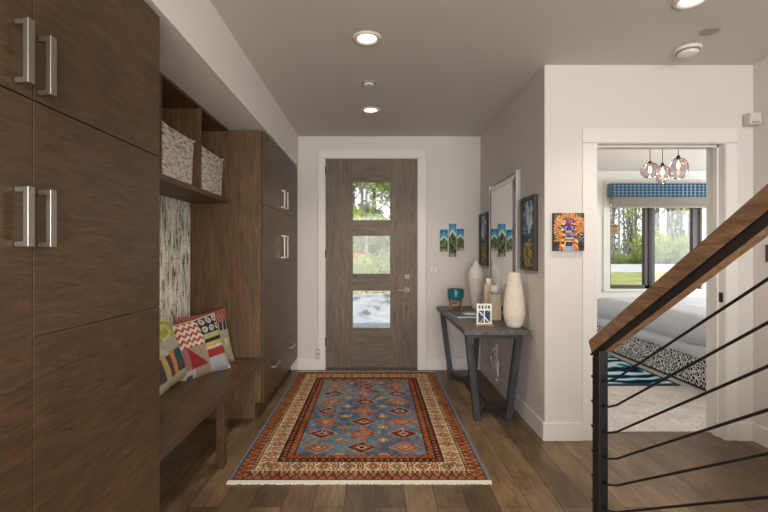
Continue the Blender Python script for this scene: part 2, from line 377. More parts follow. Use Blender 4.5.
# upper cubby
sx1 = -1.18
cu = thing('cubby_shelf', 'open dark wood cubby shelf hung above the bench', 'shelf', (-1.3,2.7,1.75))
rel(MB().box(-1.489,sx1,1.836,3.547,1.75,1.785).build('shelf_board', M['cab_in'], cu, bevel=.001), cu)
rel(MB().box(-1.489,sx1,1.836,3.547,2.325,2.343).build('top_board', M['cab_in'], cu), cu)
rel(MB().box(-1.489,-1.478,1.856,3.527,1.785,2.325).build('back_panel', M['cab_in'], cu), cu)
for y in (1.846,2.43,2.985,3.537): rel(MB().box(-1.478,sx1,y-.009,y+.009,1.785,2.325).build('divider', M['cab_in'], cu), cu)
def basket(yc, label, seed, wd=.46):
    r = thing('woven_basket', label, 'basket', (-1.335,yc,1.785), 0, None)
    rs = np.random.RandomState(seed); vs = []; n = 48; nz = 14
    dx, dy, hh = .138, wd/2, .305
    def ring(t, inset):
        pts = []
        for k in range(n):
            a = 2*PI*k/n; ca, sa = math.cos(a), math.sin(a); e = .22
            x = (dx-inset)*math.copysign(abs(ca)**e, ca); y = (dy-inset)*math.copysign(abs(sa)**e, sa)
            taper = .94+.06*t; z = hh*t
            if t > .99: z -= .018*max(0, math.cos(a*2))+.012*rs.rand()*.4
            pts.append((x*taper, y*taper, z+.001))
        return pts
    rings = [ring(i/(nz-1), 0) for i in range(nz)]+[ring(1, .014)]+[ring(.1, .016)]
    mb = MB(); vs = [p for q in rings for p in q]; fs = []
    for i in range(len(rings)-1):
        for k in range(n): fs.append((i*n+k, i*n+(k+1) % n, (i+1)*n+(k+1) % n, (i+1)*n+k))
    fs.append(tuple(range(n))[::-1]); fs.append(tuple(range((len(rings)-1)*n, len(rings)*n)))
    mb.add(vs, fs).build('basket_wall', M['basket'], r, True)
    rim = [(x, y, z+.002) for x, y, z in rings[nz-1]]
    MB().tube(rim, .008, 8, True).build('rim', M['basket'], r, True)
    # folded handle loop at the front
    MB().tube([(dx*.99+.003,-.05,hh*.74),(dx+.016,-.04,hh*.70),(dx+.016,.04,hh*.70),(dx*.99+.003,.05,hh*.74)], .006, 8).build('handle', M['basket'], r, True)
    return r
basket(2.14, 'pale woven storage basket in the cubby nearest the tall cabinet', 1)
basket(2.70, 'pale woven storage basket in the middle cubby of the shelf', 2, .50)
basket(3.262, 'whitewashed woven basket in the cubby farthest from camera', 3, .50)

# bench
be = thing('entry_bench', 'long dark brown wooden bench built between the tall cabinets', 'bench', (-1.2,2.7,0))
rel(MB().box(-1.489,-.90,1.836,3.547,.470,.505).build('seat', M['bench'], be, bevel=.002), be)
rel(MB().box(-.99,-.945,2.745,2.805,0,.470).build('leg', M['bench'], be, bevel=.002), be)
rel(MB().box(-1.45,-1.40,2.745,2.805,0,.470).build('leg', M['bench'], be, bevel=.002), be)

# ---------------------------------------------------------------- cushions
def noise2(U, V, f, seed):
    r = np.random.RandomState(seed); g = r.rand(64, 64); x = U*f; y = V*f; xi = np.floor(x).astype(int); yi = np.floor(y).astype(int); fx = x-xi; fy = y-yi
    fx = fx*fx*(3-2*fx); fy = fy*fy*(3-2*fy); G = lambda a, b: g[a % 64, b % 64]
    return (G(xi,yi)*(1-fx)+G(xi+1,yi)*fx)*(1-fy)+(G(xi,yi+1)*(1-fx)+G(xi+1,yi+1)*fx)*fy
def base(U, c): return np.tile(np.array([c], float), (len(U), 1))
def pat_mid(U, V):
    c = base(U, (168,142,116))
    s = (V > .56) & (U < .56); z = (V*9+np.abs((U*9) % 1-.5)*1.0) % 1
    c[s] = (232,222,206); c[s & (z < .5)] = (196,84,42)
    s = (V > .70) & (U >= .56); c[s] = (44,46,66); d = np.hypot((U*7) % 1-.5, (V*7) % 1-.5); c[s & (np.abs(d-.3) < .09)] = (214,206,196); c[s & (d < .1)] = (214,206,196)
    s = (V > .42) & (V <= .70) & (U >= .56); c[s] = (206,190,92); c[s & (np.abs(V-.58) < .03)] = (52,40,40); c[s & (np.abs(V-.65) < .03)] = (170,186,128); c[s & (V < .47) & ((U*22 % 1) < .5)] = (230,226,214)
    s = (V > .28) & (V <= .42) & (U >= .56); c[s] = (178,48,46)
    s = (V <= .28) & (U >= .56); c[s] = (176,174,182)
    s = (V <= .56) & (U < .2); c[s] = (170,110,104)
    s = (V > .2) & (V <= .56) & (U > .2) & (U < .52) & (V-.2 < (.52-U)*1.15); c[s] = (168,36,44)
    s = (V <= .2) & (U < .25); c[s] = (190,176,160); s = (V <= .12) & (U > .1) & (U < .2); c[s] = (60,84,110)
    return c
def pat_back(U, V):
    c = base(U, (204,188,140)); n = noise2(U, V, 16, 3); c[n > .55] = (170,160,130); c[n < .25] = (120,112,96)
    s = V > .78; c[s] = (168,84,70); c[s & ((U*14+V*3) % 1 < .3)] = (196,120,98); s = (V > .62) & (V <= .78); c[s] = (52,50,70); s &= ((U*10) % 1 < .3); c[s] = (190,180,170); return c
def pat_near(U, V):
    c = base(U, (196,180,150))
    s = V > .72; c[s] = (178,184,70); c[s & (noise2(U, V, 12, 8) > .55)] = (214,208,120)
    s = (V > .5) & (V <= .72); c[s] = (170,164,152); c[s & (((U+V)*22 % 1) < .4)] = (226,218,200)
    s = (V <= .5); c[s] = (96,72,80); c[s & (U > .62) & (U < .9)] = (86,76,74); s2 = (V > .3) & (V <= .52) & (U > .62) & (U < .88); c[s2] = (44,96,108)
    c[(V <= .55) & (np.abs(U-.55) < .06)] = (226,142,60); c[(V <= .55) & (np.abs(U-.3) < .06)] = (206,176,96); c[(np.abs(U-.93) < .05) & (V < .62)] = (222,176,96); c[(V <= .16)] = (178,180,140)
    return c
def cushion(label, pattern, center, yaw, tilt, size, back, pipe, roll=0):
    root = thing('patchwork_cushion', label, 'cushion', (0,0,0))
    s = size/2; th = .062
    def shape(sign):
        def f(U, V):
            x = (U*2-1); z = (V*2-1); k = 1-.07*(1-np.abs(z)**2); k2 = 1-.07*(1-np.abs(x)**2)
            b = np.clip((1-x**4)*(1-z**4), 0, 1)**.55
            dimp = .012*(noise2(U, V, 5, 11)-.5)*b
            return np.stack([x*s*k, sign*(th*b+dimp), z*s*k2], 1)
        return f
    def dull(U, V):
        c = pattern(U, V); g = c.mean(1, keepdims=True); return (c*.78+g*.22)*.9+((noise2(U, V, 50, 6)-.5)*18)[:, None]
    a = painted('front_panel', 90, 90, shape(-1), dull, M['cloth'], root)
    b = painted('back_panel', 30, 30, shape(1), lambda U, V: base(U, back), M['cloth'], root)
    rim = []
    n = 20
    for (x0, z0, x1, z1) in ((-1,-1,1,-1),(1,-1,1,1),(1,1,-1,1),(-1,1,-1,-1)):
        for i in range(n):
            t_ = i/n; x = x0+(x1-x0)*t_; z = z0+(z1-z0)*t_
            rim.append((x*s*(1-.07*(1-z*z)), 0, z*s*(1-.07*(1-x*x))))
    MB().tube(rim, .0045, 6, True).build('piping', mat('piping_fabric', pipe, .9), root, True)
    root.location = center; root.rotation_mode = 'XYZ'
    root.matrix_world = Matrix.Translation(center) @ Matrix.Rotation(yaw, 4, 'Z') @ Matrix.Rotation(-tilt, 4, 'X') @ Matrix.Rotation(roll, 4, 'Y')
    return root
# local -Y is the face; yaw turns it towards (+X,-Y)
cushion('square patchwork cushion with orange chevrons and red triangle in front on bench', pat_mid, (-1.238,3.075,.680), math.radians(57), math.radians(17), .415, (170,150,128), (206,196,180), math.radians(-7))
cushion('terracotta topped cushion tucked behind the chevron cushion', pat_back, (-1.262,3.288,.694), math.radians(54), math.radians(12), .415, (168,84,70), (170,90,74), math.radians(-4))
cushion('yellow and orange striped patchwork cushion beside the tall cabinet edge', pat_near, (-1.335,2.735,.700), math.radians(86), math.radians(18), .42, (150,140,90), (218,184,104), math.radians(-6))

# ---------------------------------------------------------------- rug
RX0, RX1, RY0, RY1 = -.850, .668, 2.590, 4.965
rg = thing('oriental_rug', 'blue and rust patterned oriental rug with ivory border before door', 'rug', ((RX0+RX1)/2,(RY0+RY1)/2,0))
def rugcol(U, V):
    X = RX0+U*(RX1-RX0); Y = RY0+V*(RY1-RY0); W = RX1-RX0; L = RY1-RY0
    dx = np.minimum(X-RX0, RX1-X); dy = np.minimum(Y-RY0, RY1-Y); d = np.minimum(dx, dy); horiz = dy < dx
    s = np.where(horiz, X-(RX0+RX1)/2, Y-(RY0+RY1)/2)           # coordinate along the border
    n = noise2(U, V, 40, 1); n2 = noise2(U, V, 60, 2); n3 = noise2(U, V, 9, 5)
    c = base(U, (74,82,96))
    RUST, DK, IV, BLUE, BR, RED = (172,106,64), (62,44,42), (214,190,150), (104,124,142), (122,80,64), (134,66,56)
    def sel(m_, col_): c[m_] = col_
    # outer rust band with zigzag
    b1 = (d > .012) & (d <= .082); sel(b1, RUST)
    zz_ = np.abs(((s/.055) % 1)-.5)*2; t1 = (d-.012)/.07
    sel(b1 & (np.abs(t1-zz_) < .16), DK); sel(b1 & (np.abs(t1-.5) < .17) & (np.abs(((s/.055+.5) % 1)-.5) < .12), RED); sel(b1 & (t1 > .8) & (zz_ < .35), (206,132,72))
    b2 = (d > .082) & (d <= .108); sel(b2, BR); sel(b2 & (((s/.03) % 1) < .3), IV); sel((d > .078) & (d < .084), DK); sel((d > .104) & (d <= .110), DK)
    # ivory main border: alternating rosettes and brackets
    b3 = (d > .108) & (d <= .226); sel(b3, IV); t3 = (d-.167)/.059; u = ((s/.155) % 1)-.5; k = np.floor(s/.155).astype(int) % 2
    dia = np.abs(u)*2.6+np.abs(t3)*.85
    sel(b3 & (dia < .82), BR); sel(b3 & (dia < .64), (198,150,104)); sel(b3 & (dia < .46) & (k == 0), RED); sel(b3 & (dia < .46) & (k == 1), (92,70,84)); sel(b3 & (dia < .2), IV)
    br_ = np.abs(np.abs(u)-.44-.10*(t3**2-.5)); sel(b3 & (br_ < .035) & (np.abs(t3) < .85), (122,66,44)); sel(b3 & (np.abs(u) > .46) & (np.abs(t3) < .35), (168,84,48))
    sel(b3 & (np.abs(np.abs(u)-.30) < .035) & (np.abs(np.abs(t3)-.62) < .16), (122,66,44))
    b4 = (d > .226) & (d <= .272); sel(b4, (84,48,42)); sel(b4 & (((s/.042) % 1) < .4) & (np.abs(d-.249) < .010), (176,110,70)); sel((d > .222) & (d < .229), DK)
    b5 = (d > .272) & (d <= .318); sel(b5, RUST); zz5 = np.abs(((s/.05) % 1)-.5)*2; sel(b5 & (np.abs((d-.272)/.046-zz5) < .17), (108,44,36)); sel((d > .268) & (d < .275), DK); sel((d > .314) & (d <= .322), DK)
    # field
    F = d > .322; sel(F, BLUE); c[F & (n3 > .55)] = (88,108,130); c[F & (n3 < .3)] = (120,140,150); c[F & (n3 < .3) & (n > .6)] = (104,130,132)
    xc = X-(RX0+RX1)/2; yc = Y-(RY0+.322+.115); row = np.round(yc/.232); v_ = yc-row*.232; Lf = L-.644
    def diamond(px, pv, w_, h_, cols):
        dd = np.abs(px)/w_+np.abs(pv)/h_
        step = np.round(dd*8)/8
        for lim, cc in cols: sel(F & (step < lim), cc)
    k3 = np.round(np.clip(xc/.300, -1, 1)); px = xc-k3*.300; odd = ((k3+row).astype(int) % 2) == 0
    cA = [(1.0, (56,38,42)), (.9, (196,150,116)), (.76, (112,54,48)), (.5, (150,84,66)), (.36, (206,180,150)), (.2, (64,42,46))]
    cB = [(1.0, (80,54,56)), (.9, (188,130,98)), (.76, (166,98,76)), (.5, (196,156,124)), (.36, (126,66,60)), (.2, (196,176,150))]
    keep = c.copy(); diamond(px, v_, .128, .106, cA); ca = c.copy(); c[:] = keep; diamond(px, v_, .128, .106, cB); c[odd] = ca[odd]
    # little diamonds between
    yc2 = yc-.116; r2 = np.round(yc2/.232); v2 = yc2-r2*.232; k2 = np.where(xc > 0, 1, -1); px2 = xc-k2*.150
    diamond(px2, v2, .062, .052, [(1.0, (58,40,48)), (.85, (206,178,120)), (.6, (176,84,56)), (.3, (214,190,150))])
    px4 = xc-np.where(xc > 0, 1, -1)*.425; diamond(px4, v2, .03, .04, [(1.0, (170,90,66))])
    diamond(xc, v2, .034, .03, [(1.0, (190,130,100)), (.5, (80,44,46))])
    c[F & (n2 > .8)] = (140,104,98); c[F & (n2 < .12)] = (132,150,160)
    c += ((n-.5)*26)[:, None]; c += ((noise2(U, V, 63, 9)-.5)*18)[:, None]
    return c
rel(painted('rug_pile', 300, 470, lambda U, V: np.stack([RX0+U*(RX1-RX0), RY0+V*(RY1-RY0), np.full_like(U, .0105)+.0008*noise2(U, V, 30, 4)], 1), rugcol, M['rugm'], rg), rg)
rel(MB().box(RX0,RX1,RY0,RY1,.001,.0098).build('backing', mat('rug_backing', (96,90,96), 1), rg), rg)
Msv = mat('blue_grey_selvedge', (110,118,128), 1, spec=.1)
for x0, x1 in ((RX0-.016,RX0+.004),(RX1-.004,RX1+.016)): rel(MB().box(x0,x1,RY0,RY1,.001,.0115).build('selvedge', Msv, rg, bevel=.003), rg)
for y0, y1 in ((RY0-.032,RY0+.003),(RY1-.003,RY1+.030)):
    mb = MB(); x = RX0-.014; sg = -1 if y0 < RY0 else 1
    mb.box(RX0-.014,RX1+.014,min(y0,y1)+(.014 if sg < 0 else 0),max(y0,y1)-(0 if sg < 0 else .014),.001,.009)
    while x < RX1+.012:
        e = random.uniform(-.006,.004); a, b = (y0+e, y0+.02) if sg < 0 else (y1-.02, y1-e)
        mb.box(x,x+.006,a,b,.001,.007+random.random()*.002); x += .0075
    rel(mb.build('fringe', mat('cream_fringe', (222,214,196), 1), rg, kind='stuff'), rg)

# ---------------------------------------------------------------- console table
TX0, TX1, TY0, TY1, TZ = .69, 1.198, 3.39, 4.95, .755
ct = thing('console_table', 'charcoal grey wooden console table against the right wall', 'table', ((TX0+TX1)/2,(TY0+TY1)/2,0))
xm = (TX0+TX1)/2
mb = MB()
for i in range(3):
    w_ = (TX1-TX0)/3; mb.box(TX0+i*w_+(.0015 if i else 0),TX0+(i+1)*w_,TY0,TY1,TZ-.042,TZ)
rel(mb.build('tabletop', M['table'], ct, bevel=.003), ct)
for yb, yt, yv in ((3.56,3.50,3.80),(4.78,4.84,4.54)):
    for xt, xb in ((.74,.825),(1.145,1.075)):
        rel(MB().hexa([(xb-.026,yb-.028,0),(xb+.026,yb-.028,0),(xb+.026,yb+.028,0),(xb-.026,yb+.028,0),(xt-.026,yt-.028,TZ-.044),(xt+.026,yt-.028,TZ-.044),(xt+.026,yt+.028,TZ-.044),(xt-.026,yt+.028,TZ-.044)]).build('leg', M['table_leg'], ct, bevel=.003), ct)
        rel(MB().bar((xb,yb,.034),(xm,yv,.034),.05,.056,(1,0,0)).build('foot_brace', M['table_leg'], ct, bevel=.003), ct)
    rel(MB().box(.72,1.165,yt-.025,yt+.025,TZ-.082,TZ-.043).build('apron', M['table_leg'], ct, bevel=.003), ct)
rel(MB().box(xm-.026,xm+.026,3.80,4.54,.006,.062).build('stretcher', M['table_leg'], ct, bevel=.003), ct)

def spun(parent, name, prof, m, seg=40): return MB().lathe(prof, (0,0,0), seg).build(name, m, parent, True)
def cer(name, rgb, ring):
    m = mat(name, rgb, .6, spec=.3); t = NT(m); wv = t.n('ShaderNodeTexWave'); wv.wave_type = 'BANDS'; wv.bands_direction = 'Z'; wv.inputs['Scale'].default_value = ring; wv.inputs['Distortion'].default_value = 1.5
    t.l(t.coords(), wv.inputs['Vector']); t.bump(wv.outputs['Fac'], .5, .006); return m
def smooth_prof(pts, n=40):
    zs = [p[1] for p in pts]; out = []
    P = [Vector((p[0], p[1])) for p in pts]; P = [P[0]*2-P[1]]+P+[P[-1]*2-P[-2]]
    for i in range(1, len(P)-2):
        for k in range(8):
            t_ = k/8; a, b, c_, d_ = P[i-1], P[i], P[i+1], P[i+2]
            q = .5*((2*b)+(c_-a)*t_+(2*a-5*b+4*c_-d_)*t_*t_+(3*b-a-3*c_+d_)*t_**3); out.append((max(q.x, .001), q.y))
    out.append(pts[-1]); return out
v1 = thing('ceramic_vase', 'tall grey-white bottle vase with pointed neck at table back', 'vase', (1.085,4.72,TZ))
spun(v1, 'vase_body', smooth_prof([(.045,0),(.055,.08),(.075,.2),(.088,.32),(.078,.4),(.042,.46),(.020,.50),(.014,.52)])+[(.009,.52),(.009,.42)], cer('grey_white_ceramic', (214,208,200), 18))
v2 = thing('ceramic_vase', 'large cream ribbed vase with open top at near table end', 'vase', (1.112,3.515,TZ))
spun(v2, 'vase_body', smooth_prof([(.046,0),(.062,.02),(.080,.08),(.084,.14),(.078,.22),(.068,.30),(.056,.38),(.051,.44)])+[(.045,.438),(.046,.40),(.06,.25)], cer('cream_ceramic', (226,214,196), 22))
bw = thing('teal_bowl', 'teal glass bowl on short wooden legs at far table end', 'bowl', (.855,4.66,TZ))
spun(bw, 'bowl', smooth_prof([(.030,.095),(.066,.100),(.083,.125),(.086,.16),(.086,.215)])+[(.079,.213),(.078,.15),(.05,.10)], M['teal'])
tb = MB().lathe([(.0862,.196),(.0866,.206),(.0850,.217),(.0785,.217)], (0,0,0), 40, cap=False).build('rim', mat('dark_teal_rim', (30,58,60), .4), bw, True)
Mlw = wood('light_leg_wood', [(.3, (150,108,70)), (.7, (186,142,98))], (9,9,2), 5)
for k in range(4):
    a = PI/4+k*PI/2; MB().bar((.070*math.cos(a),.070*math.sin(a),0),(.078*math.cos(a),.078*math.sin(a),.125),.018,.014,(math.cos(a),math.sin(a),0)).build('leg', Mlw, bw, bevel=.002)
MB().box(-.07,.07,-.008,.008,.055,.073).box(-.008,.008,-.07,.07,.055,.0725).build('cross_brace', Mlw, bw)
# magazine
def mag(U, V):
    c = base(U, (70,84,96)); n = noise2(U, V, 5, 4); c[n > .55] = (54,74,74); c[n < .3] = (96,112,124)
    d_ = np.hypot((U-.62)/.32, (V-.42)/.3); c[d_ < 1] = (110,170,180); c[d_ < .6] = (236,240,238); c[V > .9] = (60,62,66); return c
bk = thing('picture_book', 'large thin picture book lying flat beside the teal bowl', 'book', (.862,4.18,TZ), math.radians(6))
MB().box(-.125,.125,-.165,.165,.001,.016).build('pages', M['plastic'], bk)
MB().box(-.13,.13,-.17,.17,.016,.019).box(-.13,.13,-.17,.17,0,.002).build('cover_boards', mat('book_cover', (66,78,88), .35), bk)
painted('cover_picture', 60, 60, lambda U, V: np.stack([-.128+U*.256, -.168+V*.336, np.full_like(U, .0196)], 1), mag, attr_mat('glossy_cover', .3, spec=.5), bk)
# small tile calendar / photo frame
fr = thing('desk_calendar', 'small white desk calendar frame with dark blue panels on table', 'calendar', (.893,3.60,TZ), math.radians(2))
MB().box(-.075,.075,-.03,.05,0,.010).build('base', Mlw, fr, bevel=.002)
fo = MB().box(-.062,.062,-.006,.010,.011,.178).build('frame', mat('calendar_white', (232,228,220), .5), fr, bevel=.002)
def cal(U, V):
    c = base(U, (232,228,220)); X = U*.116; Z = V*.158
    for i in range(4):
        x0 = .010+i*.026; s = (X > x0) & (X < x0+.015) & (Z > .122) & (Z < .150); c[s] = (48,50,58); s2 = s & (X > x0+.005) & (X < x0+.010) & (Z > .128) & (Z < .144)
        if i in (1,): pass
        else: c[s2] = (150,150,150)
    nv = (50,62,88)
    s = (Z > .008) & (Z < .108) & (((X > .008) & (X < .054)) | ((X > .062) & (X < .108))); c[s] = nv
    c[s & (np.abs((X-.008)-(.108-Z)*.95) < .007)] = (226,222,214); c[s & (noise2(U, V, 14, 3) > .7)] = (120,134,156)
    c[s & (X < .054) & (Z < .05) & (np.abs((X-.008)-(Z)*1.0) < .003)] = (200,196,190); return c
painted('date_panel', 80, 110, lambda U, V: np.stack([-.058+U*.116, np.full_like(U, -.0068), .015+V*.158], 1), cal, M['paintattr'], fo)
# wooden pillars
Mpw = wood('pale_wood', [(.3, (212,186,156)), (.7, (238,218,192))], (8,8,1), 5)
p1 = thing('wooden_candle_block', 'short pale wooden candle pillar nearer the ribbed vase', 'candle holder', (1.075,3.93,TZ), math.radians(4))
MB().box(-.040,.040,-.040,.040,0,.225).build('block', Mpw, p1, bevel=.003)
gl = thing('glass_ball', 'pearly white glass ball resting on the short wooden pillar', 'ornament', (1.075,3.93,TZ+.2255))
MB().lathe([(max(.0005, .042*math.sin(PI*i/20)), .042-.042*math.cos(PI*i/20)) for i in range(21)], (0,0,0), 32).build('ball', mat('pearl_glass', (206,206,210), .15, spec=.7), gl, True)
p2 = thing('wooden_candle_block', 'taller pale wooden candle pillar standing behind the short one', 'candle holder', (1.075,4.16,TZ), math.radians(-3))
MB().box(-.040,.040,-.040,.040,0,.30).build('block', Mpw, p2, bevel=.003)
cd = tag(MB().lathe([(.024,0),(.025,.004),(.025,.05),(.022,.053)], (1.075,4.16,TZ+.3005), 24).build('pillar_candle', mat('ivory_wax', (230,222,204), .6), None, True), 'short ivory candle on top of the taller wooden pillar', 'candle')

# mirror, slightly off the wall, standing on the table
mi = thing('wall_mirror', 'tall rectangular mirror with silver frame above the console table', 'mirror', (1.19,4.05,TZ+.01))
my0, my1, mz0, mz1 = 3.68, 4.56, .770, 2.05
rel(MB().box(1.178,1.184,my0+.085,my1-.085,mz0+.085,mz1-.085).build('glass', M['mirror'], mi), mi)
iy0, iy1, iz0, iz1 = my0+.085, my1-.085, mz0+.085, mz1-.085
oy0, oy1, oz0, oz1 = my0+.012, my1-.012, mz0+.012, mz1-.012
vs = [(1.197,oy0,oz0),(1.197,oy1,oz0),(1.197,oy1,oz1),(1.197,oy0,oz1),(1.176,iy0,iz0),(1.176,iy1,iz0),(1.176,iy1,iz1),(1.176,iy0,iz1)]
vs2 = [(x+.01,y,z) for x, y, z in vs]
q = [(0,1,5,4),(1,2,6,5),(2,3,7,6),(3,0,4,7)]
rel(MB().add(vs+vs2, [f[::-1] for f in q]+[tuple(i+8 for i in f) for f in q]+[(0,1,9,8),(1,2,10,9),(2,3,11,10),(3,0,8,11)]).build('bevelled_border', mat('bevel_silver', (206,204,200), .16, 1), mi), mi)
mb = MB()
def frame_x(mb, x0, x1, y0, y1, z0, z1, w_):
    mb.box(x0,x1,y0,y0+w_,z0,z1).box(x0,x1,y1-w_,y1,z0,z1).box(x0,x1,y0+w_,y1-w_,z0,z0+w_).box(x0,x1,y0+w_,y1-w_,z1-w_,z1)
frame_x(mb, 1.180,1.2195,my0,my1,mz0-.002,mz1,.016)
rel(mb.build('frame', mat('silver_frame', (190,186,184), .35, .8), mi, bevel=.003), mi)

# ---------------------------------------------------------------- pictures
Mfr = wood('dark_frame_wood', [(.3, (44,34,28)), (.7, (70,56,46))], (8,8,8), 4)
def lake(seed, top, mid, low):
    def f(U, V):
        n = noise2(U, V, 6, seed); n2 = noise2(U, V, 15, seed+1); n3 = noise2(U, V, 30, seed+2)
        c = base(U, mid); c[V > .55] = top; c[(V > .5) & (n > .55)] = (196,206,214); c[(V > .45) & (n2 > .68)] = (58,110,150); c[(V > .45) & (n < .28)] = (84,96,116)
        s = V < .42; c[s] = low; c[s & (n2 > .55)] = (150,138,92); c[s & (n3 < .3)] = (62,60,40); c[s & (n3 > .72)] = (192,170,110); s = (V >= .36) & (V < .48); c[s & (n > .4)] = (52,86,112)
        return c+((n3-.5)*24)[:, None]
    return f
def picture(y0, y1, z0, z1, label, pat):
    r = thing('framed_picture', label, 'picture', (1.21,(y0+y1)/2,z0))
    mb = MB(); frame_x(mb, 1.190,1.2195,y0,y1,z0,z1,.030); rel(mb.build('frame', Mfr, r, bevel=.002), r)
    rel(painted('print', 70, 110, lambda U, V: np.stack([np.full_like(U, 1.205), y0+.028+U*(y1-y0-.056), z0+.028+V*(z1-z0-.056)], 1), pat, M['paintattr'], r), r)
picture(3.29, 3.60, 1.214, 1.79, 'dark framed blue and gold landscape print right of mirror', lake(21, (110,136,156), (84,104,108), (116,108,70)))
picture(4.69, 5.04, 1.214, 1.79, 'dark framed blue and brown landscape print left of mirror', lake(31, (84,124,160), (92,104,104), (104,84,62)))

# triptych of forest panels
def forest(seed, off):
    def f(U, V):
        n = noise2(U, V, 7, seed); n2 = noise2(U, V, 14, seed+3); c = base(U, (64,84,48)); c[n > .55] = (98,118,66); c[n < .35] = (42,56,44); c[(n2 > .75)] = (132,146,96)
        pk = .72+off+.16*(1-np.abs(U-.5)*2); c[V > pk] = (70,150,184); s = (V > pk-.13) & (V < pk-.02); c[s] = (196,212,214); c[(V > pk+.16)] = (30,108,160); c[V < .12] = (128,110,92); c[(V < .12) & (n > .5)] = (168,154,136)
        c[(np.abs(((U*4.0+.3) % 1)-.5) < .07) & (V < pk-.05) & (V > .1)] = (54,52,44); return c
    return f
tr = thing('wall_triptych', 'three narrow offset canvas panels of forest under blue sky', 'wall art', (.88,YB,1.3))
for i, (xa, xb, za, zb) in enumerate(((440.2,447.8,251.5,229.6),(449.3,456.3,256.8,223.8),(457.2,464,250.6,229.0))):
    x0, x1, z0, z1 = (xa-375)/87, (xb-375)/87, H-(za-254)/87, H-(zb-254)/87
    p = rel(MB().box(x0,x1,YB-.026,YB-.001,z0,z1).build('canvas_panel', mat('canvas_edge', (180,176,170), .8), tr), tr)
    q = painted('forest_print', 40, 90, (lambda x0, x1, z0, z1: lambda U, V: np.stack([x0+U*(x1-x0), np.full_like(U, YB-.0265), z0+V*(z1-z0)], 1))(x0,x1,z0,z1), forest(40+i, (-.12,0,-.08)[i]), M['paintattr'], p)
# big cat painting
def cat(U, V):
    x = U*2-1; y = V*2-1; r = np.hypot(x, y*1.0+.05); a = np.arctan2(x, y); n = noise2(U, V, 10, 61); n2 = noise2(U, V, 22, 62); n3 = noise2(U, V, 5, 63)
    c = base(U, (44,40,42))
    st = (a*7+n*2.2+r*2) % 1
    mane = r > .42; c[mane & (st < .32)] = (206,110,36); c[mane & (st > .32) & (st < .5)] = (232,176,84); c[mane & (st > .5) & (st < .62)] = (150,48,32); c[mane & (n3 < .3)] = (58,56,50); c[mane & (st > .9)] = (224,206,176)
    c[(np.abs(x) > .62) & (V < .25)] = (64,54,62); c[(np.abs(x) > .5) & (V > .86)] = (76,78,66)
    ear = np.hypot(np.abs(x)-.62, y-.66) < .22; c[ear] = (214,160,112); c[ear & (n2 > .55)] = (150,92,60)
    face = (np.abs(x) < .50-.10*y*(y < 0)) & (y < .62) & (y > -.78); k = (np.floor(x*6+n*2)+np.floor(y*7+n2)*3).astype(int) % 6
    pal = np.array([(222,140,50),(236,190,110),(110,62,112),(176,60,52),(72,58,72),(208,150,110)], float); c[face] = pal[k][face]
    br_ = face & (y > .1) & (np.abs(x) < .16); c[br_] = (84,56,128); c[br_ & (n > .55)] = (196,64,92)
    eye = ((np.abs(x)-.32)/.15)**2+((y-.22)/.11)**2 < 1; c[eye] = (148,158,172); c[((np.abs(x)-.32)/.06)**2+((y-.22)/.07)**2 < 1] = (30,26,32)
    c[(np.abs(np.abs(x)-.32) < .19) & (np.abs(y-.36+.2*np.abs(np.abs(x)-.2)) < .04)] = (36,30,38)
    nose = (np.abs(x) < .26-.12*(y+.05)) & (y < -.02) & (y > -.30); c[nose] = (110,120,140); c[nose & (y < -.2) & (np.abs(x) < .16)] = (66,70,86)
    c[(np.abs(x) < .30) & (y < -.32) & (y > -.52)] = (214,196,120); c[(np.abs(y+.42) < .03) & (np.abs(x) < .34)] = (40,30,36); c[(np.abs(x) < .22) & (y < -.52) & (y > -.74)] = (52,56,84); c[(np.abs(x) < .3) & (y < -.74)] = (150,150,172)
    return c+((n2-.5)*50)[:, None]
lp = thing('canvas_painting', 'colourful square canvas painting of a big cat face', 'painting', (1.38,YF,1.36))
rel(MB().box(1.274,1.491,YF-.030,YF-.001,1.362,1.632).build('canvas', mat('canvas_dark_edge', (60,48,42), .8), lp), lp)
rel(painted('painted_face', 90, 110, lambda U, V: np.stack([1.274+U*.217, np.full_like(U, YF-.0305), 1.362+V*.27], 1), cat, M['paintattr'], lp), lp)

# ---------------------------------------------------------------- small wall / ceiling devices
def plate_y(x, z, y, w_, h_, label, name, cat, m, extra):
    r = thing(name, label, cat, (x,y,z)); MB().box(-w_/2,w_/2,-.006,-.0005,-h_/2,h_/2).build('cover_plate', m, r, bevel=.002)
    for e in extra: MB().box(*e[1]).build(e[0], e[2], r, bevel=.001)
    return r
plate_y((433.5-375)/86.5, H-(269.5-254)/86.5, YB, .115, .115, 'white double light switch on the wall beside the door', 'light_switch', 'light switch', M['plate'],
    [('rocker',(-.040,-.008,-.010,-.006,-.032,.032),M['trim']), ('rocker',(.008,.040,-.010,-.006,-.032,.032),M['trim'])])
plate_y((315.5-375)/86.5+.03, H-(353.5-254)/86.5, YB-.018, .038, .115, 'narrow grey outlet plate low on door casing left side', 'outlet_plate', 'outlet', mat('outlet_grey', (150,145,138), .5),
    [('socket',(-.012,.012,-.009,-.006,.014,.042),M['plastic']), ('socket',(-.012,.012,-.009,-.006,-.042,-.014),M['plastic'])])
sw = thing('light_switch', 'dark bronze light switch plate on right wall behind handrail', 'light switch', (2.72,3.00,1.345))
MB().box(-.007,-.0005,-.06,.06,-.06,.06).build('cover_plate', M['bronze'], sw, bevel=.002); MB().box(-.011,-.007,-.016,.016,-.032,.032).build('rocker', M['bronze'], sw, bevel=.001)
ch = thing('door_chime', 'small beige square box high on the right wall corner', 'chime', (2.72,3.125,2.295))
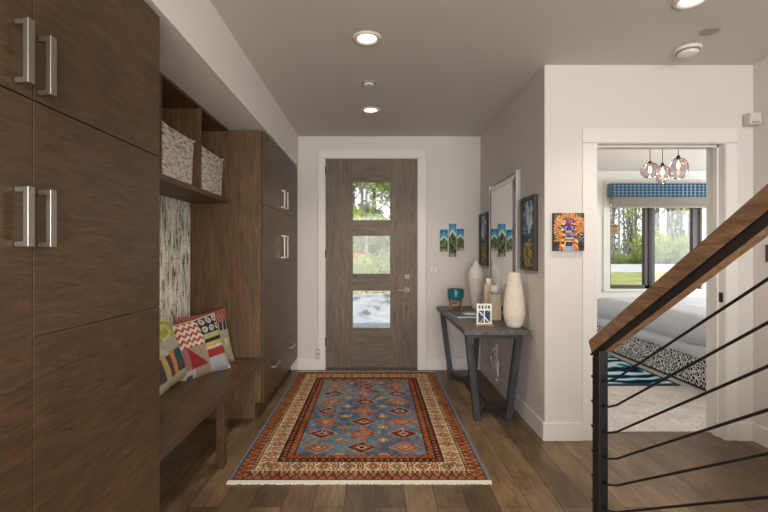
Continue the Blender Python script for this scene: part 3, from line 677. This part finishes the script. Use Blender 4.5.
MB().box(-.082,-.0005,-.032,.032,-.042,.042).build('housing', M['beige_plastic'], ch, bevel=.006); MB().box(-.070,-.015,-.034,-.032,-.034,-.018).build('grille', mat('grille_grey', (150,146,138), .6), ch)
def downlight(x, y, label):
    r = thing('recessed_downlight', label, 'ceiling light', (x,y,CZ))
    MB().lathe([(.060,-.001),(.062,-.006),(.074,-.012),(.088,-.008),(.092,-.0005)], (0,0,0), 40, cap=False).build('trim_ring', mat('ring_white', (214,204,194), .5), r, True)
    MB().lathe([(.001,-.006),(.040,-.005),(.0605,-.0015)], (0,0,0), 40, cap=False).build('lens', M['lamp'], r, True)
    l = bpy.data.lights.new('lamp', 'SPOT'); l.energy = 38; l.color = (1,.86,.70); l.spot_size = math.radians(125); l.spot_blend = .8; l.shadow_soft_size = .05
    lo = bpy.data.objects.new('lamp', l); col.objects.link(lo); lo.parent = r; lo.location = (0,0,-.03)
    return r
downlight(-.05, 2.77, 'round recessed downlight in the entry ceiling nearer the camera')
downlight(-.04, 4.15, 'round recessed downlight in the ceiling closest to front door')
downlight(1.695, 2.35, 'round recessed downlight cut off by the top of the picture')
def disc(x, y, r0, label, name, cat, parts):
    r = thing(name, label, cat, (x,y,CZ))
    for n_, prof, m_ in parts: MB().lathe(prof, (0,0,0), 36).build(n_, m_, r, True)
    return r
disc(-.05, 3.50, .04, 'small round ceiling sprinkler cover between the two entry downlights', 'sprinkler_cover', 'sprinkler', [('flange', [(.062,-.0005),(.062,-.005),(.050,-.008)], mat('flange_grey', (158,154,148), .5)), ('cap', [(.040,-.008),(.040,-.02),(.034,-.024)], mat('cap_grey', (212,208,202), .5))])
disc(2.07, 2.91, .075, 'round white smoke detector on the ceiling near bedroom door', 'smoke_detector', 'smoke detector', [('base', [(.078,-.0005),(.080,-.012),(.072,-.018)], M['plastic']), ('cover', [(.062,-.018),(.062,-.034),(.050,-.042),(.02,-.044)], M['plastic']), ('vent_ring', [(.0665,-.022),(.0665,-.028)], mat('vent_grey', (110,108,104), .6))])
disc(2.04, 2.68, .05, 'flat grey ceiling disc beside the smoke detector', 'sprinkler_cover', 'sprinkler', [('cap', [(.052,-.0005),(.052,-.006),(.046,-.008)], mat('disc_grey', (150,146,138), .5))])

# thin white wire loops beside the outlet under the table
oc = thing('wall_outlet', 'white outlet plate on the wall under the console table', 'outlet', (1.22,4.42,.38))
MB().box(-.006,-.0005,-.035,.035,-.058,.058).build('cover_plate', M['plastic'], oc, bevel=.002); MB().box(-.010,-.006,-.016,.016,.01,.04).box(-.010,-.006,-.016,.016,-.04,-.01).build('socket', M['beige_plastic'], oc)
pts = [(1.195,4.40,.40)]
for i in range(60):
    a = i/60*PI*5.2; pts.append((1.175+.008*math.sin(a*.7), 4.33+.13*math.cos(a)+.02*math.sin(i*.2), .315+.055*math.sin(a*1.0+.4)-.0018*i))
pts += [(1.17,4.28,.14),(1.185,4.25,.11)]
tag(MB().tube(pts, .006, 6).build('looped_wire', M['plastic'], None, True), 'thin white wire hanging in loops under the console table', 'cord')

# ---------------------------------------------------------------- stair railing
sl = .622
ra = thing('stair_railing', 'wooden handrail on black steel post with horizontal cables', 'railing', (.925,1.81,0))
th = .052; n = math.hypot(1, sl); dv = Vector((0,1,-sl))/n; up = Vector((0,sl,1))/n
A = Vector((0,1.843,.977)); B = A-dv*1.75       # top edge, far low end to near high end
def railbox(x0, x1, u0, u1):
    vs = []
    for P in (B, A):
        vs += [Vector((x0,0,0))+P+up*u0, Vector((x1,0,0))+P+up*u0, Vector((x1,0,0))+P+up*u1, Vector((x0,0,0))+P+up*u1]
    return MB().hexa(vs)
rel(railbox(.892,.975,-th,0).build('handrail', M['rail'], ra, bevel=.003), ra)
A2 = A; A = A+dv*.012
rel(railbox(.893,.928,-th-.008,-th).build('steel_bar', M['steel'], ra), ra)
def ztop(y): return A.z+(A.y-y)*sl-(th+.007)*n
rel(MB().hexa([(.906,1.780,0),(.943,1.780,0),(.943,1.835,0),(.906,1.835,0),(.906,1.780,ztop(1.780)),(.943,1.780,ztop(1.780)),(.943,1.835,ztop(1.835)),(.906,1.835,ztop(1.835))]).build('post', M['steel'], ra, bevel=.002), ra)
rel(MB().box(.895,.954,1.765,1.85,0,.008).build('base_plate', M['steel'], ra), ra)
for i in range(8):
    z = .828-.1025*i; p = [(.9235,1.782,z),(.9235,1.74,z+.010),(.9235,1.68,z+.038),(.9235,1.60,z+.090),(.9235,1.2,z+.090+.4*.642),(.9235,.45,z+.090+1.15*.642)]
    rel(MB().tube(p, .0042, 8).build('cable', M['cable'], ra, True), ra)
    rel(MB().lathe([(.007,0),(.007,.012),(.005,.016)], (.9235,1.780,z), 12, axis='y').build('cable_sleeve', M['black'], ra, True), ra)
    rel(MB().lathe([(.003,-.010),(.006,-.008),(.006,0)], (.906,1.822,z+.006), 12, axis='x').build('cable_stud', M['black'], ra, True), ra)

# ---------------------------------------------------------------- bedroom contents
bed = thing('bed', 'white covered bed with puffy duvet and patterned black and white skirt', 'bed', (4.2,5.3,.008))
BX0, BX1, BY0, BY1 = 3.20, 5.1, 3.95, 6.45
rel(MB().box(BX0+.06,BX1-.06,BY0+.05,BY1-.05,.06,.34).build('bed_base', mat('bed_base_dark', (60,54,50), .8), bed), bed)
for x in (BX0+.12,BX1-.12):
    for y in (BY0+.12,BY1-.12): rel(MB().box(x-.03,x+.03,y-.03,y+.03,.008,.06).build('leg', M['bronze'], bed), bed)
m = mat('skirt_fabric', rough=.95); t = NT(m); vo = t.n('ShaderNodeTexVoronoi'); vo.feature = 'DISTANCE_TO_EDGE'; vo.inputs['Scale'].default_value = 30; t.l(t.coords(), vo.inputs['Vector'])
c = t.ramp(vo.outputs['Distance'], [(.09, (226,224,220)), (.13, (34,36,44))]); t.l(c, t.b.inputs['Base Color'])
rel(MB().box(BX0,BX0+.02,BY0,BY1,.03,.40).box(BX0+.02,BX1,BY1-.02,BY1,.03,.40).box(BX0+.02,BX1,BY0,BY0+.02,.03,.40).build('bed_skirt', m, bed, bevel=.004), bed)
rel(MB().box(BX0-.004,BX0+.0,BY0,BY1,.012,.034).build('skirt_hem', mat('hem_dark', (60,56,54), .9), bed), bed)
Msheet = mat('white_bedding', (222,224,230), .9)
def duvet(name, x0, x1, y0, y1, z0, z1, seed, m_, drop, amp=.03):
    def pos(U, V):
        x = x0+U*(x1-x0); y = y0+V*(y1-y0); e = np.minimum(np.minimum(U, 1-U)*(x1-x0), np.minimum(V, 1-V)*(y1-y0)); r_ = np.clip(e/.16, 0, 1); h_ = np.sqrt(np.clip(1-(1-r_)**2, 0, 1))
        z = z0+(z1-z0)*h_+amp*(noise2(U, V, 6, seed)-.5)*2*(.3+.7*h_)+amp*.5*(noise2(U, V, 13, seed+1)-.5)*2
        return np.stack([x+.02*(noise2(V, U, 9, seed+2)-.5), y, z], 1)
    o = painted(name, 60, 70, pos, lambda U, V: base(U, (222,224,230)), m_, bed); s_ = o.modifiers.new('s', 'SOLIDIFY'); s_.thickness = .02; return rel(o, bed)
rel(MB().box(BX0+.02,BX1-.02,BY0+.02,BY1-.02,.34,.50).build('mattress', Msheet, bed, bevel=.03), bed)
duvet('duvet', BX0-.045,BX1+.03,BY0-.03,BY1+.03,.33,.56,71,Msheet,0,.008)
duvet('folded_quilt', BX0-.06,BX1+.02,4.02,6.50,.46,.72,75,mat('pale_grey_quilt', (204,208,216), .9),0,.012)
m = mat('zebra_rug_pile', rough=1, spec=.05); t = NT(m); wv = t.n('ShaderNodeTexWave'); wv.wave_type = 'BANDS'; wv.bands_direction = 'Y'; wv.inputs['Scale'].default_value = 1.3; wv.inputs['Distortion'].default_value = 9; wv.inputs['Detail'].default_value = 2; wv.inputs['Detail Scale'].default_value = 1.2
t.l(t.coords((.9,1,1)), wv.inputs['Vector']); c = t.ramp(wv.outputs['Fac'], [(.28, (14,40,58)), (.38, (20,112,150)), (.70, (36,150,182)), (.78, (216,230,232))]); t.l(c, t.b.inputs['Base Color'])
zr = thing('striped_rug', 'teal and white zebra striped rug on bedroom carpet beside bed', 'rug', (2.4,5.4,.008))
rel(MB().box(1.95,3.05,4.50,6.5,.010,.018).build('rug_pile', m, zr, bevel=.002), zr)
rel(MB().box(1.90,3.09,4.44,4.50,.009,.017).box(1.90,3.09,6.5,6.55,.009,.017).box(1.90,1.95,4.5,6.5,.009,.017).box(3.05,3.09,4.5,6.5,.009,.017).build('border', mat('rug_border_navy', (40,58,74), 1), zr), zr)
# pendant cluster
pe = thing('pendant_cluster', 'cluster of three smoked glass globe pendants with glowing bulbs', 'pendant light', (3.55,5.5,CZ))
rel(MB().lathe([(.001,0),(.14,-.001),(.14,-.02),(.001,-.024)], (3.62,5.5,CZ), 36, cap=False).build('canopy', M['black'], pe, True), pe)
for px, py, yy, rw, rh, yo in ((650,170.5,5.45,.105,.098,0),(662.5,174.5,5.55,.078,.125,0),(678.3,168.5,5.35,.108,.135,0)):
    s = 440/yy; x = (px-375)/s; z = H-(py-254)/s
    cx = x
    rod = rel(MB().tube([(cx,yy,z+rh*.95),(cx,yy,CZ-.022)], .004, 8).build('cord', M['black'], pe), pe)
    gb = rel(MB().lathe([(max(.012, rw*math.sin(PI*(i+.3)/22.0)**.9), z-rh*math.cos(PI*(i+.3)/22.0)) for i in range(0, 22)][:], (cx,yy,0), 36, cap=False).build('glass_globe', M['globe'], pe, True), pe)
    rel(MB().lathe([(.016,z+rh*.82),(.020,z+rh*.86),(.018,z+rh*1.12),(.006,z+rh*1.2)], (cx,yy,0), 20).build('socket_cap', M['black'], pe, True), pe)
    b = rel(MB().lathe([(.001,-.035),(.014,-.025),(.018,0),(.014,.025),(.008,.045)], (cx,yy,z+rh*.82-.075), 20).build('bulb', M['fil'], pe, True), pe)
    l = bpy.data.lights.new('bulb_lamp', 'POINT'); l.energy = 3; l.color = (1,.75,.5); l.shadow_soft_size = .03; lo = bpy.data.objects.new('bulb_lamp', l); col.objects.link(lo); lo.parent = pe
    lo.location = Vector((cx,yy,z-rh-.06))-Vector(pe.location)

# ---------------------------------------------------------------- outdoors
GZ = -.25
m = mat('meadow_grass', rough=1, spec=.05); t = NT(m); c = t.ramp(t.noise(t.coords(), .9, 6, .7), [(.3, (96,104,56)), (.5, (138,140,84)), (.7, (176,168,124))]); t.l(c, t.b.inputs['Base Color'])
S('ground', MB().box(-60,110,7.36,160,GZ-.2,GZ).box(-60,1.2,5.25,7.36,GZ-.2,GZ).box(-60,110,-30,-3.01,GZ-.2,GZ), m)
m = mat('gravel_road', rough=1, spec=.05); t = NT(m); c = t.ramp(t.noise(t.coords(), 2, 5), [(.3, (150,150,152)), (.7, (190,190,190))]); t.l(c, t.b.inputs['Base Color'])
S('road', MB().box(6,110,38,68,GZ,GZ+.03), m)
m = mat('concrete_drive', rough=1, spec=.05); t = NT(m); c = t.ramp(t.noise(t.coords((1,.3,1)), 3, 5), [(.36, (96,100,104)), (.45, (142,144,148)), (.7, (164,166,168))]); t.l(c, t.b.inputs['Base Color'])
S('driveway', MB().box(-7,1.1,9.2,17.2,GZ,GZ+.06), m)
m2 = mat('porch_slab', rough=.9); t = NT(m2); c = t.ramp(t.noise(t.coords(), 6, 5), [(.3, (70,80,90)), (.7, (104,112,120))]); t.l(c, t.b.inputs['Base Color'])
S('porch', MB().box(-2.2,1.2,5.25,9.2,GZ,-.1), m2)
def leafmat(name, a, b):
    m = bpy.data.materials.new(name); m.use_nodes = True; t = NT(m); p = t.b; p.inputs['Roughness'].default_value = .8
    oi = t.n('ShaderNodeNewGeometry'); c = t.ramp(oi.outputs['Random Per Island'], [(0, a), (1, b)]); t.l(c, p.inputs['Base Color'])
    tr_ = t.n('ShaderNodeBsdfTranslucent'); t.l(c, tr_.inputs['Color']); mx = t.n('ShaderNodeMixShader'); mx.inputs[0].default_value = .45
    t.l(p.outputs[0], mx.inputs[1]); t.l(tr_.outputs[0], mx.inputs[2]); t.l(mx.outputs[0], t.t.nodes['Material Output'].inputs['Surface']); return m
ML = {'a': leafmat('bright_leaves', (150,166,70), (208,212,120)), 'b': leafmat('mid_leaves', (104,130,70), (176,190,108)), 'c': leafmat('needle_leaves', (70,98,72), (128,150,108)), 'r': leafmat('rust_leaves', (170,90,50), (226,150,96))}
m = mat('birch_bark', rough=.9); t = NT(m); c = t.ramp(t.noise(t.coords((4,4,1.2)), 2.5, 4), [(.34, (50,44,40)), (.46, (130,122,114)), (.8, (206,200,192))]); t.l(c, t.b.inputs['Base Color']); M['birch'] = m
M['bark'] = mat('brown_bark', (104,84,68), .9)
def leaves(blobs, n, size, rs):
    mb = MB(); tot = sum(b[3]**2 for b in blobs)
    for bx, by, bz, br, fl in blobs:
        for _ in range(int(n*br**2/tot)):
            v = rs.randn(3); v /= np.linalg.norm(v); r = br*rs.rand()**.4; c = np.array((bx,by,bz))+v*r*np.array((1,1,fl))
            a = rs.randn(3); a /= np.linalg.norm(a); b = np.cross(a, rs.randn(3)); b /= np.linalg.norm(b); s = size*(.5+rs.rand())
            mb.add([c-a*s, c+b*s*.6, c+a*s, c-b*s*.6], [(0,1,2,3)])
    return mb
def tree(kind, h, rs, thin):
    root = bpy.data.objects.new('tree', None); col.objects.link(root)
    pts = [(rs.randn()*.02*h*i/8, rs.randn()*.01*h*i/8, h*i/8) for i in range(9)]
    pts[0] = (0,0,-.1)
    MB().tube(pts, [(.013 if thin else .02)*h*(1-.09*i)+.02 for i in range(9)], 8).build('trunk', M['birch'] if thin else M['bark'], root, True)
    br = MB()
    for k in range(9):
        z = h*(.35+.6*k/9); a = rs.rand()*6.28; L = h*.14*(1.2-k/9); p0 = Vector(pts[min(8, int(z/h*8))]); p0.z = z
        br.tube([p0, p0+Vector((math.cos(a)*L*.5, math.sin(a)*L*.5, L*.35)), p0+Vector((math.cos(a)*L, math.sin(a)*L, L*.8))], [.006*h,.004*h,.002*h], 5)
    if kind != 'c': br.build('branches', M['birch'] if thin else M['bark'], root, True)
    if kind == 'c': bl = [(0,0,h*(.12+.88*i/9), h*.17*(1-i/9.5)+.15, .6) for i in range(9)]
    else: bl = [(rs.randn()*h*.08, rs.randn()*h*.08, h*((.58 if thin else .3)+(.42 if thin else .65)*rs.rand()), h*(.09+.07*rs.rand()), .8) for _ in range(9)]
    leaves(bl, {'a': 380, 'b': 3600, 'c': 1500}[kind] if thin or kind != 'a' else 2600, h*.016, rs).build('foliage', ML[kind], root)
    return root
def shrub(rs, kind, sz):
    root = bpy.data.objects.new('shrub', None); col.objects.link(root)
    leaves([(rs.randn()*.5*sz, rs.randn()*.4*sz, sz*(.35+.5*rs.rand()), sz*.5, .9) for _ in range(8)], 2200, sz*.055, rs).build('foliage', ML[kind], root)
    st = MB()
    for k in range(5):
        a = k*1.3; st.tube([(0,0,-.05),(math.cos(a)*.25*sz, math.sin(a)*.25*sz, sz*.6)], .015*sz+.008, 5)
    st.build('stems', M['bark'], root, True); return root
rs = np.random.RandomState(3)
B1 = tree('a', 15, rs, True); B2 = tree('a', 17, rs, True); C1 = tree('c', 16, rs, False); T1 = tree('b', 14, rs, False); S1 = shrub(rs, 'a', 1.6); S2 = shrub(rs, 'b', 1.6)
used = set()
def put(proto, x, y, s, rz, label, cat, group):
    o = copy_tree(proto) if proto.name in used else proto; used.add(proto.name)
    o.location = (x,y,GZ); o.rotation_euler = (0,0,rz); o.scale = (s,)*3; tag(o, label, cat, group); return o
GB = 'slender birches across the road'
lb = 'slender pale birch across the road seen through bedroom window'
for i in range(26):
    y = 70+rs.rand()*22; rt = .52+.27*((i+.5)/26)+rs.randn()*.006; put((B1, B2)[i % 2], rt*y, y, .8+rs.rand()*.5, rs.rand()*6, lb, 'tree', GB)
for i in range(6):
    y = 98+rs.rand()*20; rt = .50+.32*(i+.5)/6; put(C1, rt*y, y, .75+rs.rand()*.35, rs.rand()*6, 'dark conifer behind the birches seen through bedroom window', 'tree', 'conifers behind the birches')
for i in range(30):
    y = 70+rs.rand()*9; rt = .50+.31*(i+.5)/30+rs.randn()*.004; put((S1, S2)[i % 3 == 2], rt*y, y, 0.55+rs.rand()*.6, rs.rand()*6, 'leafy roadside shrub at the foot of the birches', 'shrub', 'shrubs along the road')
for i, (x, y, s) in enumerate(((5.55*4.35,35*.95,.62),)):
    pass
ln = put(B2, .690*69, 69, 1.25, 1.0, 'pale birch trunk leaning left in the right window pane', 'tree', None); ln.rotation_euler = (0,-.16,0)
for i in range(3): put(S1, (.635+.027*i)*70, 70, 2.0+.9*(i == 1), i*2, 'tall bright shrub behind road in the right window pane', 'shrub', 'tall bright shrubs')
for i, (x, y, s) in enumerate(((-2.6,24,.6),(-.9,30,.75),(.9,23,.55),(2.4,29,.7),(-.1,36,.85),(-.45,21.5,.5),(-1.9,38,.9),(1.6,40,.9))):
    put((T1, B1)[i % 2], x, y, s, i*1.7, 'leafy tree beyond the driveway seen through front door glass', 'tree', 'trees beyond the driveway')
for i in range(9): put((S2, S1)[i % 3 == 1], -2.8+i*.7, 18.6+rs.rand()*2.5, .6+rs.rand()*.3, i*2.1, 'leafy shrub at driveway edge seen through front door glass', 'shrub', 'shrubs at the driveway edge')
for i in range(5): put(S1, -2.4+i*1.1, 27+rs.rand()*3, 1.7+rs.rand()*.6, i*1.3, 'large bright bush behind the driveway shrubs seen through front door', 'shrub', 'large bushes behind the driveway')
R1 = shrub(rs, 'r', 1.6); put(R1, -1.2, 21.5, .95, 0, 'rust-leaved shrub behind driveway in upper left of middle door pane', 'shrub', None)

# tan cylinder hanging outside the bedroom window
FS = 1.1
fd = thing('hanging_cylinder', 'small tan cylinder hanging outside the bedroom window left side', 'bird feeder', (4.62,8.5,1.83))
for nm, prof, m_ in (('top_cap', [(.001,.09),(.07,.07),(.085,.05)], Mlw), ('bottom_cap', [(.07,-.10),(.075,-.07),(.06,-.06)], Mlw), ('tube', [(.062,-.06),(.062,.05)], mat('cylinder_tan', (176,146,112), .7))):
    MB().lathe([(a_*FS, b_*FS) for a_, b_ in prof], (0,0,0), 24).build(nm, m_, fd, True)
MB().tube([(0,0,.09),(0,0,.9)], .004, 6).build('hanging_wire', M['black'], fd)

# ---------------------------------------------------------------- light
wd = bpy.data.worlds.new('world'); bpy.context.scene.world = wd; wd.use_nodes = True; bg = wd.node_tree.nodes['Background']
bg.inputs['Color'].default_value = (.90,.95,1,1); bg.inputs['Strength'].default_value = 1.25
su = bpy.data.lights.new('sun', 'SUN'); su.energy = 2.6; su.angle = .02; su.color = (1,.95,.86); so = bpy.data.objects.new('sun', su); col.objects.link(so)
so.rotation_euler = (math.radians(38), math.radians(-28), 0) if False else Vector((-.62,.35,-.95)).to_track_quat('-Z','Y').to_euler()
# unseen fill lamps added to brighten the hall and the bedroom
def area(name, loc, direction, sx, sy, e, colr):
    l = bpy.data.lights.new(name, 'AREA'); l.shape = 'RECTANGLE'; l.size = sx; l.size_y = sy; l.energy = e; l.color = colr
    o = bpy.data.objects.new(name, l); col.objects.link(o); o.location = loc; o.rotation_euler = Vector(direction).to_track_quat('-Z','Y').to_euler(); o['kind'] = 'structure'; return o
area('fill_great_room', (.6,-2.9,1.35), (0,1,0), 3.8, 2.3, 225, (1,.985,.965))
area('fill_bedroom', (6.59,5.4,1.5), (-1,0,0), 2.6, 1.6, 95, (.95,.97,1))
sc = bpy.context.scene
sc.view_settings.view_transform = 'Standard'; sc.view_settings.look = 'None'; sc.view_settings.gamma = 1; sc.view_settings.use_curve_mapping = False; sc.view_settings.exposure = .35
